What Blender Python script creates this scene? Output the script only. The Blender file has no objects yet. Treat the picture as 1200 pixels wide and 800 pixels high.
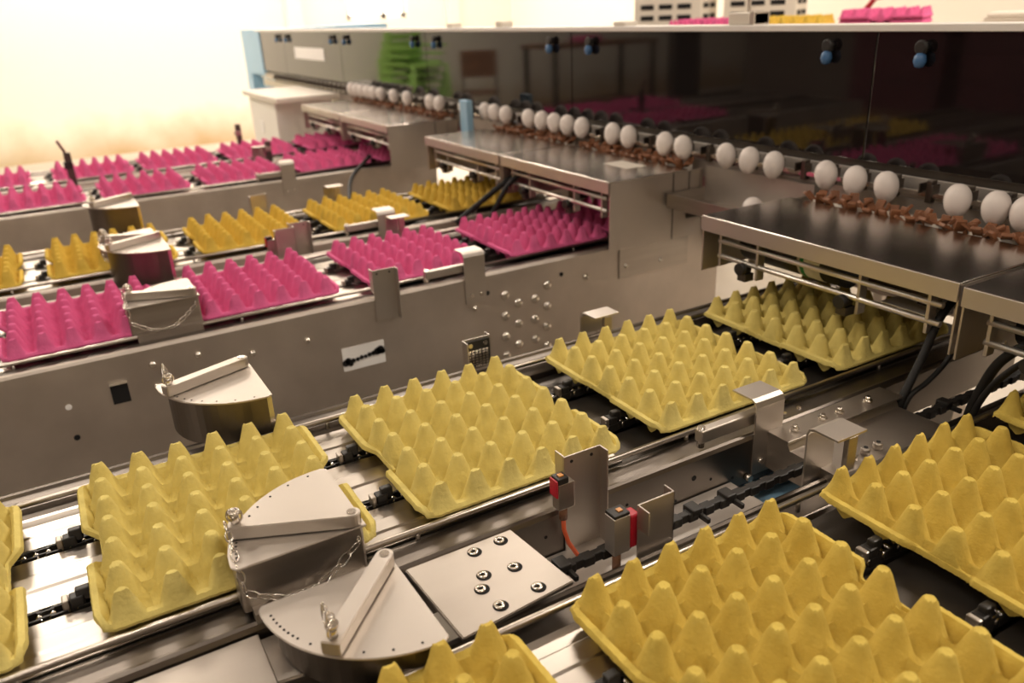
import bpy, bmesh, math, random
from mathutils import Vector, Matrix
random.seed(7)
R = math.radians
sc = bpy.context.scene
C = sc.collection
ZB = 0.80          # height of the tray-peak plane above the floor; every z below is relative to that plane

# ------------------------------------------------------------------ camera, world, large lights, exposure
cam_d = bpy.data.cameras.new('camera'); cam = bpy.data.objects.new('camera', cam_d); C.objects.link(cam)
YAW, PIT, ROL = -1.06004, 0.39171, -0.04650
fw = Vector((math.sin(YAW)*math.cos(PIT), math.cos(YAW)*math.cos(PIT), -math.sin(PIT)))
rt = Vector((math.cos(YAW), -math.sin(YAW), 0)); up = rt.cross(fw)
rr = rt*math.cos(ROL)+up*math.sin(ROL); uu = -rt*math.sin(ROL)+up*math.cos(ROL)
cam.matrix_world = Matrix(((rr.x,uu.x,-fw.x,1.0306),(rr.y,uu.y,-fw.y,0.0280),(rr.z,uu.z,-fw.z,0.5045+ZB),(0,0,0,1)))
cam_d.sensor_width = 36; cam_d.lens = 944.32/1200*36; cam_d.clip_start = 0.02; cam_d.clip_end = 60
cam_d.dof.use_dof = True; cam_d.dof.focus_distance = 1.0; cam_d.dof.aperture_fstop = 4.5
sc.camera = cam
w = bpy.data.worlds.new('world'); sc.world = w; w.use_nodes = True
w.node_tree.nodes['Background'].inputs[0].default_value = (1.0,0.93,0.82,1); w.node_tree.nodes['Background'].inputs[1].default_value = 0.3
sc.view_settings.view_transform = 'Standard'; sc.view_settings.look = 'None'; sc.view_settings.gamma = 1
sc.view_settings.use_curve_mapping = False
sc.view_settings.exposure = 0.14
LAMP_W = 27.0      # watts of each ceiling fluorescent fixture
NEAR_LAMP = 0.75   # the dimmer fixtures over the front lanes
WALL_LAMP = 1.12    # unseen fixtures added along the end wall to brighten it

# ------------------------------------------------------------------ materials
def mat(name, col, rough=.5, metal=0., spec=.5, noise=0., nscale=20., stretch=None, bump=0., bscale=60., rvar=0., emit=0., coat=0., dark=None):
    m = bpy.data.materials.new(name); m.use_nodes = True; nt = m.node_tree; b = nt.nodes['Principled BSDF']
    b.inputs['Base Color'].default_value = (*col,1); b.inputs['Roughness'].default_value = rough; b.inputs['Metallic'].default_value = metal
    b.inputs['Specular IOR Level'].default_value = spec
    if coat: b.inputs['Coat Weight'].default_value = coat
    if emit: b.inputs['Emission Color'].default_value = (*col,1); b.inputs['Emission Strength'].default_value = emit
    if noise or rvar or bump:
        tc = nt.nodes.new('ShaderNodeTexCoord'); mp = nt.nodes.new('ShaderNodeMapping'); nt.links.new(tc.outputs['Object'], mp.inputs[0])
        if stretch: mp.inputs['Scale'].default_value = stretch
        n = nt.nodes.new('ShaderNodeTexNoise'); n.inputs['Scale'].default_value = nscale; n.inputs['Detail'].default_value = 6
        nt.links.new(mp.outputs[0], n.inputs['Vector'])
        if noise:
            r = nt.nodes.new('ShaderNodeValToRGB'); d = dark or tuple(c*(1-noise) for c in col)
            r.color_ramp.elements[0].position = .3; r.color_ramp.elements[1].position = .7
            r.color_ramp.elements[0].color = (*d,1); r.color_ramp.elements[1].color = (*[min(1,c*(1+noise*.35)) for c in col],1)
            nt.links.new(n.outputs[0], r.inputs[0]); nt.links.new(r.outputs[0], b.inputs['Base Color'])
        if rvar:
            mr = nt.nodes.new('ShaderNodeMapRange'); mr.inputs[3].default_value = max(0.02, rough-rvar); mr.inputs[4].default_value = rough+rvar
            nt.links.new(n.outputs[0], mr.inputs[0]); nt.links.new(mr.outputs[0], b.inputs['Roughness'])
        if bump:
            n2 = nt.nodes.new('ShaderNodeTexNoise'); n2.inputs['Scale'].default_value = bscale; n2.inputs['Detail'].default_value = 4
            nt.links.new(mp.outputs[0], n2.inputs['Vector'])
            bp = nt.nodes.new('ShaderNodeBump'); bp.inputs['Strength'].default_value = bump; bp.inputs['Distance'].default_value = .002
            nt.links.new(n2.outputs[0], bp.inputs['Height']); nt.links.new(bp.outputs[0], b.inputs['Normal'])
    return m
M = dict(
 steel=mat('brushed_steel',(.47,.425,.375),.40,1,noise=.14,nscale=9,stretch=(1,.25,6),rvar=.07,dark=(.39,.345,.30)),
 apron=mat('apron_steel',(.19,.165,.142),.36,1,noise=.15,nscale=8,stretch=(2,.3,1),rvar=.06),
 flange=mat('flange_steel',(.62,.575,.525),.50,1,noise=.06,nscale=9),
 matte=mat('satin_steel',(.60,.54,.475),.52,1,noise=.10,nscale=6,rvar=.06),
 steel_wall=mat('wall_steel',(.62,.555,.49),.48,1,noise=.16,nscale=7,stretch=(1,1.2,1.2),rvar=.08),
 hood=mat('hood_steel',(.64,.585,.53),.22,1,noise=.12,nscale=6,rvar=.05),
 deck=mat('deck_steel',(.58,.53,.47),.30,1,noise=.08,nscale=14,stretch=(3,.3,1),rvar=.06),
 plate=mat('plate_steel',(.58,.53,.475),.42,1,noise=.06,nscale=5,rvar=.05),
 rod=mat('guide_rod',(.50,.45,.395),.30,1),
 cross_rod=mat('satin_rod',(.86,.81,.74),.38,1),
 chrome=mat('bright_rod',(.72,.67,.60),.2,1),
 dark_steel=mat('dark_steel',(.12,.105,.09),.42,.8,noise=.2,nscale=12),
 black=mat('black_plastic',(.016,.014,.012),.45),
 rubber=mat('black_rubber',(.010,.009,.008),.5,spec=.25),
 yellow=mat('yellow_pulp',(.69,.575,.19),.9,spec=.15,noise=.13,nscale=34,bump=.55,bscale=240,dark=(.61,.495,.15)),
 yellow3=mat('ochre_pulp',(.64,.485,.11),.9,spec=.15,noise=.13,nscale=34,bump=.55,bscale=240,dark=(.55,.40,.08)),
 yellow2=mat('golden_pulp',(.68,.475,.085),.9,spec=.15,noise=.12,nscale=34,bump=.55,bscale=240,dark=(.60,.40,.06)),
 pink=mat('pink_pulp',(.68,.135,.30),.9,spec=.15,noise=.12,nscale=34,bump=.5,bscale=240,dark=(.60,.105,.25)),
 acrylic=mat('smoked_acrylic',(.008,.006,.006),.045,0,.6,rvar=.02,nscale=5),
 white=mat('white_paint',(.80,.77,.72),.4),
 paper=mat('white_paper',(.85,.83,.80),.6),
 blue=mat('blue_paint',(.30,.52,.70),.4,noise=.06,nscale=8),
 blue_knob=mat('blue_plastic',(.06,.16,.34),.25),
 brown=mat('brown_plastic',(.25,.10,.042),.55,noise=.2,nscale=60),
 cream=mat('cream_plastic',(.70,.64,.55),.5),
 egg=mat('eggshell',(.83,.76,.71),.42,spec=.4,bump=.08,bscale=500),
 red=mat('red_plastic',(.45,.012,.03),.35),
 orange=mat('orange_cable',(.62,.10,.03),.45),
 green=mat('green_plastic',(.36,.64,.13),.45),
 maroon=mat('maroon_plastic',(.13,.02,.035),.5,noise=.2,nscale=6),
 wood=mat('brown_wood',(.22,.10,.05),.5,noise=.3,nscale=12,stretch=(1,8,1)),
 denim=mat('blue_cloth',(.14,.24,.38),.9,noise=.2,nscale=12),
 label_green=mat('green_print',(.02,.30,.10),.5),
 amber=mat('amber_lens',(.6,.25,.05),.3),
 hole=mat('dark_opening',(.006,.005,.005),.9),
 floor=mat('pale_floor',(.62,.57,.50),.35,noise=.12,nscale=1.5,bump=.05,bscale=40),
 ceiling=mat('ceiling_paint',(.30,.265,.23),.9),
 dim_wall=mat('drab_plaster',(.30,.25,.21),.9,noise=.15,nscale=2),
 tube=mat('lamp_tube',(1,.93,.82),.4,emit=6.),
 sky=mat('bright_pane',(.92,.97,1.0),.3,emit=3.2),
)
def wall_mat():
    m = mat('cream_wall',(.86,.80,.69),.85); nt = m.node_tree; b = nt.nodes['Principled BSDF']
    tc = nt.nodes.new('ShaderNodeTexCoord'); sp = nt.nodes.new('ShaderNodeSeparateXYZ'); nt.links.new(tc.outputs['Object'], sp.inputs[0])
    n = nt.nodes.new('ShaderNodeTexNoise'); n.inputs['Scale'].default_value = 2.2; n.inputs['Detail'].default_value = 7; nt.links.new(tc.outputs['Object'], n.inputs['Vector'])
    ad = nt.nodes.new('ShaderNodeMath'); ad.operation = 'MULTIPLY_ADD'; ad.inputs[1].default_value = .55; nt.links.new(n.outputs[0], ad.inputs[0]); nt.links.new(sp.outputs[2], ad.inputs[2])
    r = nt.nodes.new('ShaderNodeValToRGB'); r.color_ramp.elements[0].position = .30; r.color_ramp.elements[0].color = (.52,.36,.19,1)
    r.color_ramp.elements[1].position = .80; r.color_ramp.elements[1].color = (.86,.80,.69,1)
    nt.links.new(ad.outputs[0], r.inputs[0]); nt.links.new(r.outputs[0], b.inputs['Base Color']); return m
M['wall'] = wall_mat()

# ------------------------------------------------------------------ mesh helpers
class MB:
    def __init__(s): s.bm = bmesh.new()
    def box(s, x0,x1,y0,y1,z0,z1, bev=0., mtx=None):
        t = bmesh.new(); bmesh.ops.create_cube(t, size=1)
        for v in t.verts: v.co = Vector(((x0+x1)/2+v.co.x*(x1-x0),(y0+y1)/2+v.co.y*(y1-y0),(z0+z1)/2+v.co.z*(z1-z0)))
        if bev: bmesh.ops.bevel(t, geom=t.edges[:], offset=bev, segments=2, affect='EDGES', profile=.5)
        return s._merge(t, mtx)
    def _merge(s, t, mtx=None):
        if mtx is not None: bmesh.ops.transform(t, matrix=mtx, verts=t.verts)
        me = bpy.data.meshes.new('tmp'); t.to_mesh(me); t.free(); s.bm.from_mesh(me); bpy.data.meshes.remove(me); return s
    def cyl(s, p0, p1, r, n=16, r2=None, bev=0.):
        p0, p1 = Vector(p0), Vector(p1); d = p1-p0
        t = bmesh.new(); bmesh.ops.create_cone(t, cap_ends=True, segments=n, radius1=r, radius2=r if r2 is None else r2, depth=d.length)
        if bev: bmesh.ops.bevel(t, geom=[e for e in t.edges if all(len(f.verts) > 4 or True for f in e.link_faces) and any(len(f.verts) == n for f in e.link_faces)], offset=bev, segments=2, affect='EDGES')
        q = d.to_track_quat('Z','Y').to_matrix().to_4x4(); q.translation = (p0+p1)/2
        for f in t.faces: f.smooth = len(f.verts) == 4
        return s._merge(t, q)
    def prism(s, poly, z0, z1, bev=0.):
        t = bmesh.new(); vs = [t.verts.new((x,y,z0)) for x,y in poly]; f = t.faces.new(vs)
        e = bmesh.ops.extrude_face_region(t, geom=[f]); bmesh.ops.translate(t, vec=(0,0,z1-z0), verts=[v for v in e['geom'] if isinstance(v, bmesh.types.BMVert)])
        bmesh.ops.recalc_face_normals(t, faces=t.faces)
        if bev: bmesh.ops.bevel(t, geom=[e for e in t.edges if e.calc_face_angle(0) > .6], offset=bev, segments=2, affect='EDGES')
        return s._merge(t)
    def profile(s, pts, y0, y1, closed=True):      # (x,z) outline swept along y
        t = bmesh.new(); a = [t.verts.new((x,y0,z)) for x,z in pts]; b = [t.verts.new((x,y1,z)) for x,z in pts]; n = len(pts)
        for i in range(n if closed else n-1): t.faces.new((a[i],a[(i+1)%n],b[(i+1)%n],b[i]))
        if closed: t.faces.new(a); t.faces.new(b)
        bmesh.ops.recalc_face_normals(t, faces=t.faces); return s._merge(t)
    def tube(s, path, r, n=8, closed=False):
        P = [Vector(p) for p in path]; m = len(P); t = bmesh.new(); rings = []
        prev = None
        for i,p in enumerate(P):
            a = P[(i-1)%m] if (closed or i>0) else p; b = P[(i+1)%m] if (closed or i<m-1) else p
            d = (b-a).normalized(); ref = prev if prev is not None else (Vector((0,0,1)) if abs(d.z) < .9 else Vector((1,0,0)))
            u = (ref - d*ref.dot(d)).normalized(); prev = u; v = d.cross(u)
            rings.append([t.verts.new(p+(u*math.cos(2*math.pi*k/n)+v*math.sin(2*math.pi*k/n))*r) for k in range(n)])
        for i in range(m if closed else m-1):
            A, B = rings[i], rings[(i+1)%m]
            for k in range(n): t.faces.new((A[k],A[(k+1)%n],B[(k+1)%n],B[k])).smooth = True
        if not closed: t.faces.new(rings[0]); t.faces.new(rings[-1])
        bmesh.ops.recalc_face_normals(t, faces=t.faces); return s._merge(t)
    def lathe(s, prof, c=(0,0,0), n=24, mtx=None):  # (r,z) outline spun about z
        t = bmesh.new(); rings = []
        for r_,z in prof:
            rings.append([t.verts.new((r_*math.cos(2*math.pi*k/n), r_*math.sin(2*math.pi*k/n), z)) for k in range(n)] if r_ > 1e-6 else [t.verts.new((0,0,z))])
        for A,B in zip(rings, rings[1:]):
            for k in range(n):
                if len(A)==1 and len(B)==1: continue
                q = (A[0],B[k],B[(k+1)%n]) if len(A)==1 else (A[k],B[0],A[(k+1)%n]) if len(B)==1 else (A[k],B[k],B[(k+1)%n],A[(k+1)%n])
                t.faces.new(q).smooth = True
        bmesh.ops.recalc_face_normals(t, faces=t.faces)
        return s._merge(t, (Matrix.Translation(c) @ mtx) if mtx is not None else Matrix.Translation(c))
    def build(s, name, m, parent=None, loc=None, kind=None):
        me = bpy.data.meshes.new(name); s.bm.to_mesh(me); s.bm.free(); me.materials.append(M[m] if isinstance(m,str) else m)
        o = bpy.data.objects.new(name, me); C.objects.link(o)
        if parent is not None: o.parent = parent
        if loc is not None: o.location = loc
        if kind: o['kind'] = kind
        return o
def tag(o, label, cat, group=None, kind=None):
    o['label'] = label; o['category'] = cat
    if group: o['group'] = group
    if kind: o['kind'] = kind
    return o
def thing(name, loc, label, cat, group=None, rz=0):
    o = bpy.data.objects.new(name, None); C.objects.link(o); o.empty_display_size = .05
    o.location = (loc[0],loc[1],loc[2]+ZB); o.rotation_euler.z = rz
    return tag(o, label, cat, group)
def copy_tree(o, parent=None):
    c = o.copy(); C.objects.link(c); c.parent = parent
    for ch in list(o.children): copy_tree(ch, c)
    return c
def struct(o): o['kind'] = 'structure'; return o

# ------------------------------------------------------------------ room shell
XL, XR, YB, YF, ZF, ZC = -8.2, 5.0, 5.4, -6.5, 0.0, 3.4
b = MB(); b.box(XL-.2,XR+.2,YF-.2,YB+.2,-.1,0); struct(b.build('floor','floor'))
b = MB(); b.box(XL-.2,XR+.2,YF-.2,YB+.2,ZC,ZC+.1); struct(b.build('ceiling','ceiling'))
b = MB()                                      # end wall with a window opening beyond the machine
WY0,WY1,WZ0,WZ1 = 3.30,4.02,1.26,2.3
b.box(XL-.2,XL,YF,WY0,0,ZC).box(XL-.2,XL,WY1,YB,0,ZC).box(XL-.2,XL,WY0,WY1,0,WZ0).box(XL-.2,XL,WY0,WY1,WZ1,ZC)
struct(b.build('wall_left','wall'))
b = MB(); b.box(XL-.2,XR+.2,YB,YB+.2,0,ZC); struct(b.build('wall_back','wall'))
b = MB(); b.box(XR,XR+.2,YF,YB,0,ZC); struct(b.build('wall_right','dim_wall'))
b = MB(); b.box(XL-.2,XR+.2,YF-.2,YF,0,ZC); struct(b.build('wall_front','dim_wall'))
win = struct(MB().box(XL-.09,XL-.05,WY0,WY0+.05,WZ0,WZ1).box(XL-.09,XL-.05,WY1-.05,WY1,WZ0,WZ1).box(XL-.09,XL-.05,WY0,WY1,WZ0,WZ0+.05)
   .box(XL-.09,XL-.05,WY0,WY1,WZ1-.05,WZ1).box(XL-.09,XL-.05,(WY0+WY1)/2+.06,(WY0+WY1)/2+.12,WZ0,WZ1).build('window_1','white'))
for a0,a1 in ((WY0+.05,(WY0+WY1)/2+.06),((WY0+WY1)/2+.12,WY1-.05)):
    MB().box(XL-.08,XL-.075,a0,a1,WZ0+.05,WZ1-.05).build('pane','sky',win)
for yy in (2.62, 4.5):
    struct(MB().box(XL,XL+.08,yy,yy+.16,0,ZC,.005).build('trim_1','wall'))
struct(MB().box(XL,XL+.015,YF,YB,0,.10).build('baseboard_left','cream'))

# unseen ceiling fluorescent fixtures, some added to brighten end wall and rear floor
def lamp_fixture():
    r = thing('ceiling_lamp',(0,0,ZC-ZB),'long twin-tube fluorescent lamp under the ceiling','lamp','ceiling lamps')
    MB().box(-.62,.62,-.09,.09,-.05,0,.006).build('housing','white',r)
    for s in (-1,1): MB().cyl((-.58,s*.05,-.072),(.58,s*.05,-.072),.013,10).build('tube','tube',r)
    l = bpy.data.lights.new('lamp_light','AREA'); l.shape = 'RECTANGLE'; l.size = 1.16; l.size_y = .16; l.energy = LAMP_W; l.color = (1,.88,.76)
    lo = bpy.data.objects.new('lamp_light', l); C.objects.link(lo); lo.parent = r; lo.location = (0,0,-.095)
    return r
lp = lamp_fixture(); spots = [(-6.9,-.9),(-6.9,.9),(-6.9,2.8),(-4.6,-.4),(-4.6,2.4),(-2.2,-.6),(-2.2,2.2),(.3,-.8),(2.8,.6),(-6.6,-3.2),(-5.3,4.2),(-7.6,-.1),(-7.6,1.7),(-7.6,4.3),(2.8,-2.4),(.3,-3.4),(1.3,3.2),(.1,3.9)]  # last two added behind the machine to brighten the floor there
for i,(x,y) in enumerate(spots):
    o = lp if i == 0 else copy_tree(lp); o.location = (x,y,ZC); o.rotation_euler.z = R(90)
    lo = [c for c in o.children if c.type == 'LIGHT'][0]; lo.data = lo.data.copy(); lo.data.energy = LAMP_W*(WALL_LAMP if x < -6 else 2.2 if y > 2.9 else 1.9 if x < -3.5 else NEAR_LAMP)

# ------------------------------------------------------------------ egg tray
PX, PY = .0475, .0467
def tray_mesh(name, m, seed):
    rnd = random.Random(seed); dd = [0,.0028,.0052,.0070,.0106,.0142,.0176,.0208]
    hx, hy = 3*PX, 2.5*PY
    xs = [-hx-.012,-hx-.0085,-hx-.0045] + [v for i in range(6) for v in [-hx+i*PX+d for d in dd]+[-hx+(i+.5)*PX]+[-hx+(i+1)*PX-d for d in dd[:0:-1]]]+[hx] + [hx+.0045,hx+.0085,hx+.012]
    es = [.003,.006,.009,.012,.0145,.0165,.0180,.0195,.0210,.0225,.0245,.0265,.0285,.030]        # end zones beyond the outer peaks
    ys = [-hy-e for e in reversed(es)] + [v for j in range(5) for v in [-hy+j*PY+d for d in dd]+[-hy+(j+.5)*PY]+[-hy+(j+1)*PY-d for d in dd[:0:-1]]]+[hy] + [hy+e for e in es]
    jit = {(i,j):(rnd.uniform(-.0018,.0012)) for i in range(-1,8) for j in range(-1,7)}
    def cone(x, y):
        i = min(6,max(0,round((x+hx)/PX))); j = min(5,max(0,round((y+hy)/PY)))
        dx, dy = x-(-hx+i*PX), y-(-hy+j*PY)
        ax, ay = abs(dx), abs(dy)
        r_ = (ax**2.5+ay**2.5)**(1/2.5)*.55 + math.hypot(ax,ay)*.45
        KN = ((0,0),(.0053,0),(.0070,-.0026),(.0106,-.0130),(.0142,-.0240),(.0176,-.0340),(.0210,-.0418),(.0255,-.0470),(.0310,-.0495),(.06,-.0495))
        a_ = [k for k in range(len(KN)-1) if KN[k][0] <= r_][-1]; u_ = (r_-KN[a_][0])/(KN[a_+1][0]-KN[a_][0])
        zc = KN[a_][1]*(1-u_)+KN[a_+1][1]*u_ + jit[i,j]*max(0,1-r_/.02)
        if r_ < .0036: zc -= .0010                       # dimple in the peak
        al = ax if ax > ay else ay                          # ridges joining the peaks, dipping midway
        rx = -.0270 - .0045*min(1,al/.02) - 2.1*max(0,min(ax,ay)-.0011)
        return max(zc, rx, -.0495)
    def notch(x):                                     # scalloped middle of the end edges
        return max(0,min(1,(.040-abs(x))/.012))
    verts = []
    for x in xs:
        for y in ys:
            xx, yy = max(-hx,min(hx,x)), y; ox = abs(x)-hx; oy = abs(y)-hy
            sg = 1 if y > 0 else -1; k = notch(x); k = k*k*(3-2*k)
            if oy > 0:
                oys = oy*(1-.52*k); yy = sg*(hy+oys); z = cone(xx, yy)
                rim = -.0255-.010*k
                if oy > .0165: z = max(z, rim-.012*(1-min(1,(oy-.0165)/.0055)))
                if oy > .0262: z = rim-.0005
                if oy > .0290: z = rim-.0040
            else: z = cone(xx, y)
            if ox > 0:
                e = -.030; f_ = min(1,ox/.0085)
                z = z*(1-f_)+min(z,e)*f_ if ox < .0084 else e
                if ox > .0110: z = e-.004
            c_ = .006                                       # rounded outer corners
            px, py = x, yy
            if ox > -.01 and oy > .012:
                q = max(0,(ox+.01)/.022)*max(0,(oy-.012)/.018); px -= math.copysign(q*c_,x); py -= sg*q*c_
            verts.append((px+rnd.uniform(-.0003,.0003), py+rnd.uniform(-.0003,.0003), z+rnd.uniform(-.00035,.00035)))
    nx, ny = len(xs), len(ys); N = nx*ny
    top = verts; bot = [(x,y,max(-.0525,z-.0030)) for x,y,z in verts]
    faces = []
    for i in range(nx-1):
        for j in range(ny-1):
            a = i*ny+j; faces.append((a,a+ny,a+ny+1,a+1)); faces.append((N+a,N+a+1,N+a+ny+1,N+a+ny))
    ring = [i*ny for i in range(nx)]+[(nx-1)*ny+j for j in range(1,ny)]+[i*ny+ny-1 for i in range(nx-2,-1,-1)]+[j for j in range(ny-2,0,-1)]
    for a,b_ in zip(ring, ring[1:]+ring[:1]): faces.append((b_,a,N+a,N+b_))
    me = bpy.data.meshes.new(name); me.from_pydata(top+bot,[],faces); me.materials.append(M[m])
    me.polygons.foreach_set('use_smooth',[True]*len(me.polygons)); me.update(); me.set_sharp_from_angle(angle=R(36)); return me
TM = {'yellow':[tray_mesh('yellow_tray','yellow',s) for s in (1,2)], 'ochre':[tray_mesh('ochre_tray','yellow3',s) for s in (6,7)], 'golden':[tray_mesh('golden_tray','yellow2',3)], 'pink':[tray_mesh('pink_tray','pink',s) for s in (4,5)]}
ORD = ['first','second','third','fourth','fifth','sixth']
def tray(kind, xc, y0, z, label, group, idx=0, rz=0, tilt=0):
    o = bpy.data.objects.new('egg_tray', TM[kind][idx%len(TM[kind])]); C.objects.link(o)
    o.location = (xc, y0+2.5*PY, z+ZB); o.rotation_euler = (tilt,0,rz); return tag(o,label,'egg tray',group)

# ------------------------------------------------------------------ conveyor lanes
Y0, Y1 = -1.1, 1.40
def chain_links(b, x, z, y0, y1, p=.0127):
    k = 0; y = y0
    while y < y1:
        ww = .0050 if k%2 else .0072
        for s in (-1,1): b.box(x+s*ww-.0011,x+s*ww+.0011,y-.0078,y+.0078,z-.0055,z+.0055)
        pass
        y += p; k += 1
def lane(name, xc, label, near_h, far_h, fine, lugs, y1=1.40, drop=0.):
    r = thing('tray_conveyor',(xc,0,-.054),label,'conveyor','tray conveyors in a row')
    # z below is relative to the deck surface
    for x0,x1,bump in ((-.150,-.075,1),(-.051,.048,0),(.072,.150,1)):
        w_ = x1-x0
        MB().profile([(x0,-.004),(x0,0),(x0+w_*.30,0),(x0+w_*.34,.0018),(x0+w_*.62,.0018),(x0+w_*.66,0),(x1,0),(x1,-.004)],Y0,.60).build('deck_plate','deck',r)
        MB().box(x0,x1,.602,y1,-.016,-.012).build('lower_deck','dark_steel',r)
    MB().box(-.150,.150,Y0,y1,-.034,-.030).build('channel_floor','dark_steel',r)
    for s,h in ((1,near_h),(-1,far_h)):
        MB().cyl((s*.162,Y0,.015),(s*.162,y1,.015),.0042,10).build('guide_rod','rod',r)
        for k in range(7): MB().cyl((s*.162,Y0+.2+k*.4,-.002),(s*.162,Y0+.2+k*.4,.013),.003,8).build('rod_post','steel',r)
        pts = [(.152,-.03),(.152,-.003),(.168,.006),(.199,.008),(.199,-.03)]
        dz = drop if s < 0 else 0
        MB().profile([(s*a,z-dz) for a,z in pts],Y0,y1).build('apron_strip','apron',r)
        pts = [(.2005,-h),(.2005,.007),(.2025,.011),(.2065,.012),(.2100,.010),(.2125,.005),(.2125,-h)]
        o = MB().profile([(s*a,z-dz) for a,z in pts],Y0,1.53 if name == 'P' and s > 0 else Y1).build('side_plate','steel_wall' if h > .1 else 'apron',r)
    for x in (-.063,.060):
        if fine:
            b = MB(); chain_links(b, x, -.004, -.52 if fine > 0 else .1, 1.2); b.build('drive_chain','black',r,kind='stuff')
            b = MB(); y = -.52 if fine == 1 else .1
            while y < 1.2: b.cyl((x-.0075,y+.0063,-.003),(x+.0075,y+.0063,-.003),.0040,8); y += .0127
            b.build('chain_rollers','chrome',r,kind='stuff')
        else:
            MB().box(x-.008,x+.008,Y0,y1,-.010,.001).build('drive_chain','dark_steel',r)
        for y in lugs:
            l = MB().box(x-.007,x+.007,y-.006,y+.008,-.004,.012,.002).box(x-.005,x+.005,y+.001,y+.016,.004,.019,.002).build('pusher_lug','black',r)
            MB().box(x-.007,x+.007,y-.013,y-.0065,-.002,.012,.0015).build('lug_clip','steel',l)
    return r
CX = dict(L1=.517+.1425, L0=.1425, P=-.8587+.1425, Y=-1.370+.1425, B4=-2.33+.1425, B5=-2.85+.1425)
LN = dict(L1='yellow lane beyond the bolted plate', L0='yellow lane facing the riveted wall', P='pink lane atop the riveted wall',
          Y='yellow lane between pink lanes', B4='pink lane by the middle yellow lane', B5='pink lane along the cream wall')
TY = dict(L1=[1.085,.742,.393,.043], L0=[1.042,.694,.3405,0,-.352], P=[1.262,.955,.603,.253,-.092], Y=[1.045,.697,.351,.008,-.335],
          B4=[1.22,.89,.545,.205,-.135], B5=[1.09,.745,.405,.078,-.29])
LANELBL = dict(L1='steel tray conveyor with yellow trays beyond the bolted plate', L0='steel tray conveyor with yellow trays facing the riveted wall',
   P='steel conveyor of pink trays with a riveted side wall', Y='steel conveyor of golden yellow trays between pink tray conveyors',
   B4='steel conveyor of pink trays next to the middle yellow lane', B5='outermost steel conveyor of pink trays along the cream wall')
for k in ('L1','L0','P','Y','B4','B5'):
    deep = .50
    lane(k, CX[k], LANELBL[k], .062 if k in ('L0',) else deep, .10 if k in ('L0','L1') else .12, {'L0':1,'L1':2}.get(k,0), [y-.046 for y in TY[k]], drop=.026 if k=='L1' else 0)
    col = {'L1':'ochre','L0':'yellow','Y':'golden'}.get(k,'pink'); word = {'yellow':'yellow','ochre':'ochre yellow','golden':'golden yellow','pink':'pink'}[col]
    for i,y in enumerate(TY[k]):
        tray(col, CX[k]+random.uniform(-.002,.002), y, .0, f'{word} pulp egg tray, {ORD[i]} from the hood on {LN[k]}', f'egg trays on the {LN[k]}', i, R(random.uniform(-.7,.7)))

# stands under the lanes
for k in ('L1','L0','P','Y','B4','B5'):
    for y in (-.8,1.3):
        r = thing('conveyor_stand',(CX[k],y,-ZB),f'steel leg frame under the {LN[k]} '+('by the machine' if y>0 else 'at its open end'),'stand')
        for s in (-1,1):
            MB().box(s*.17-.02,s*.17+.02,-.02,.02,.0,ZB-.20 if k!='L0' else ZB-.088,.003).build('leg','steel_wall',r)
        MB().box(-.15,.15,-.015,.015,.20,.24).build('crossbar','steel_wall',r)

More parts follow.
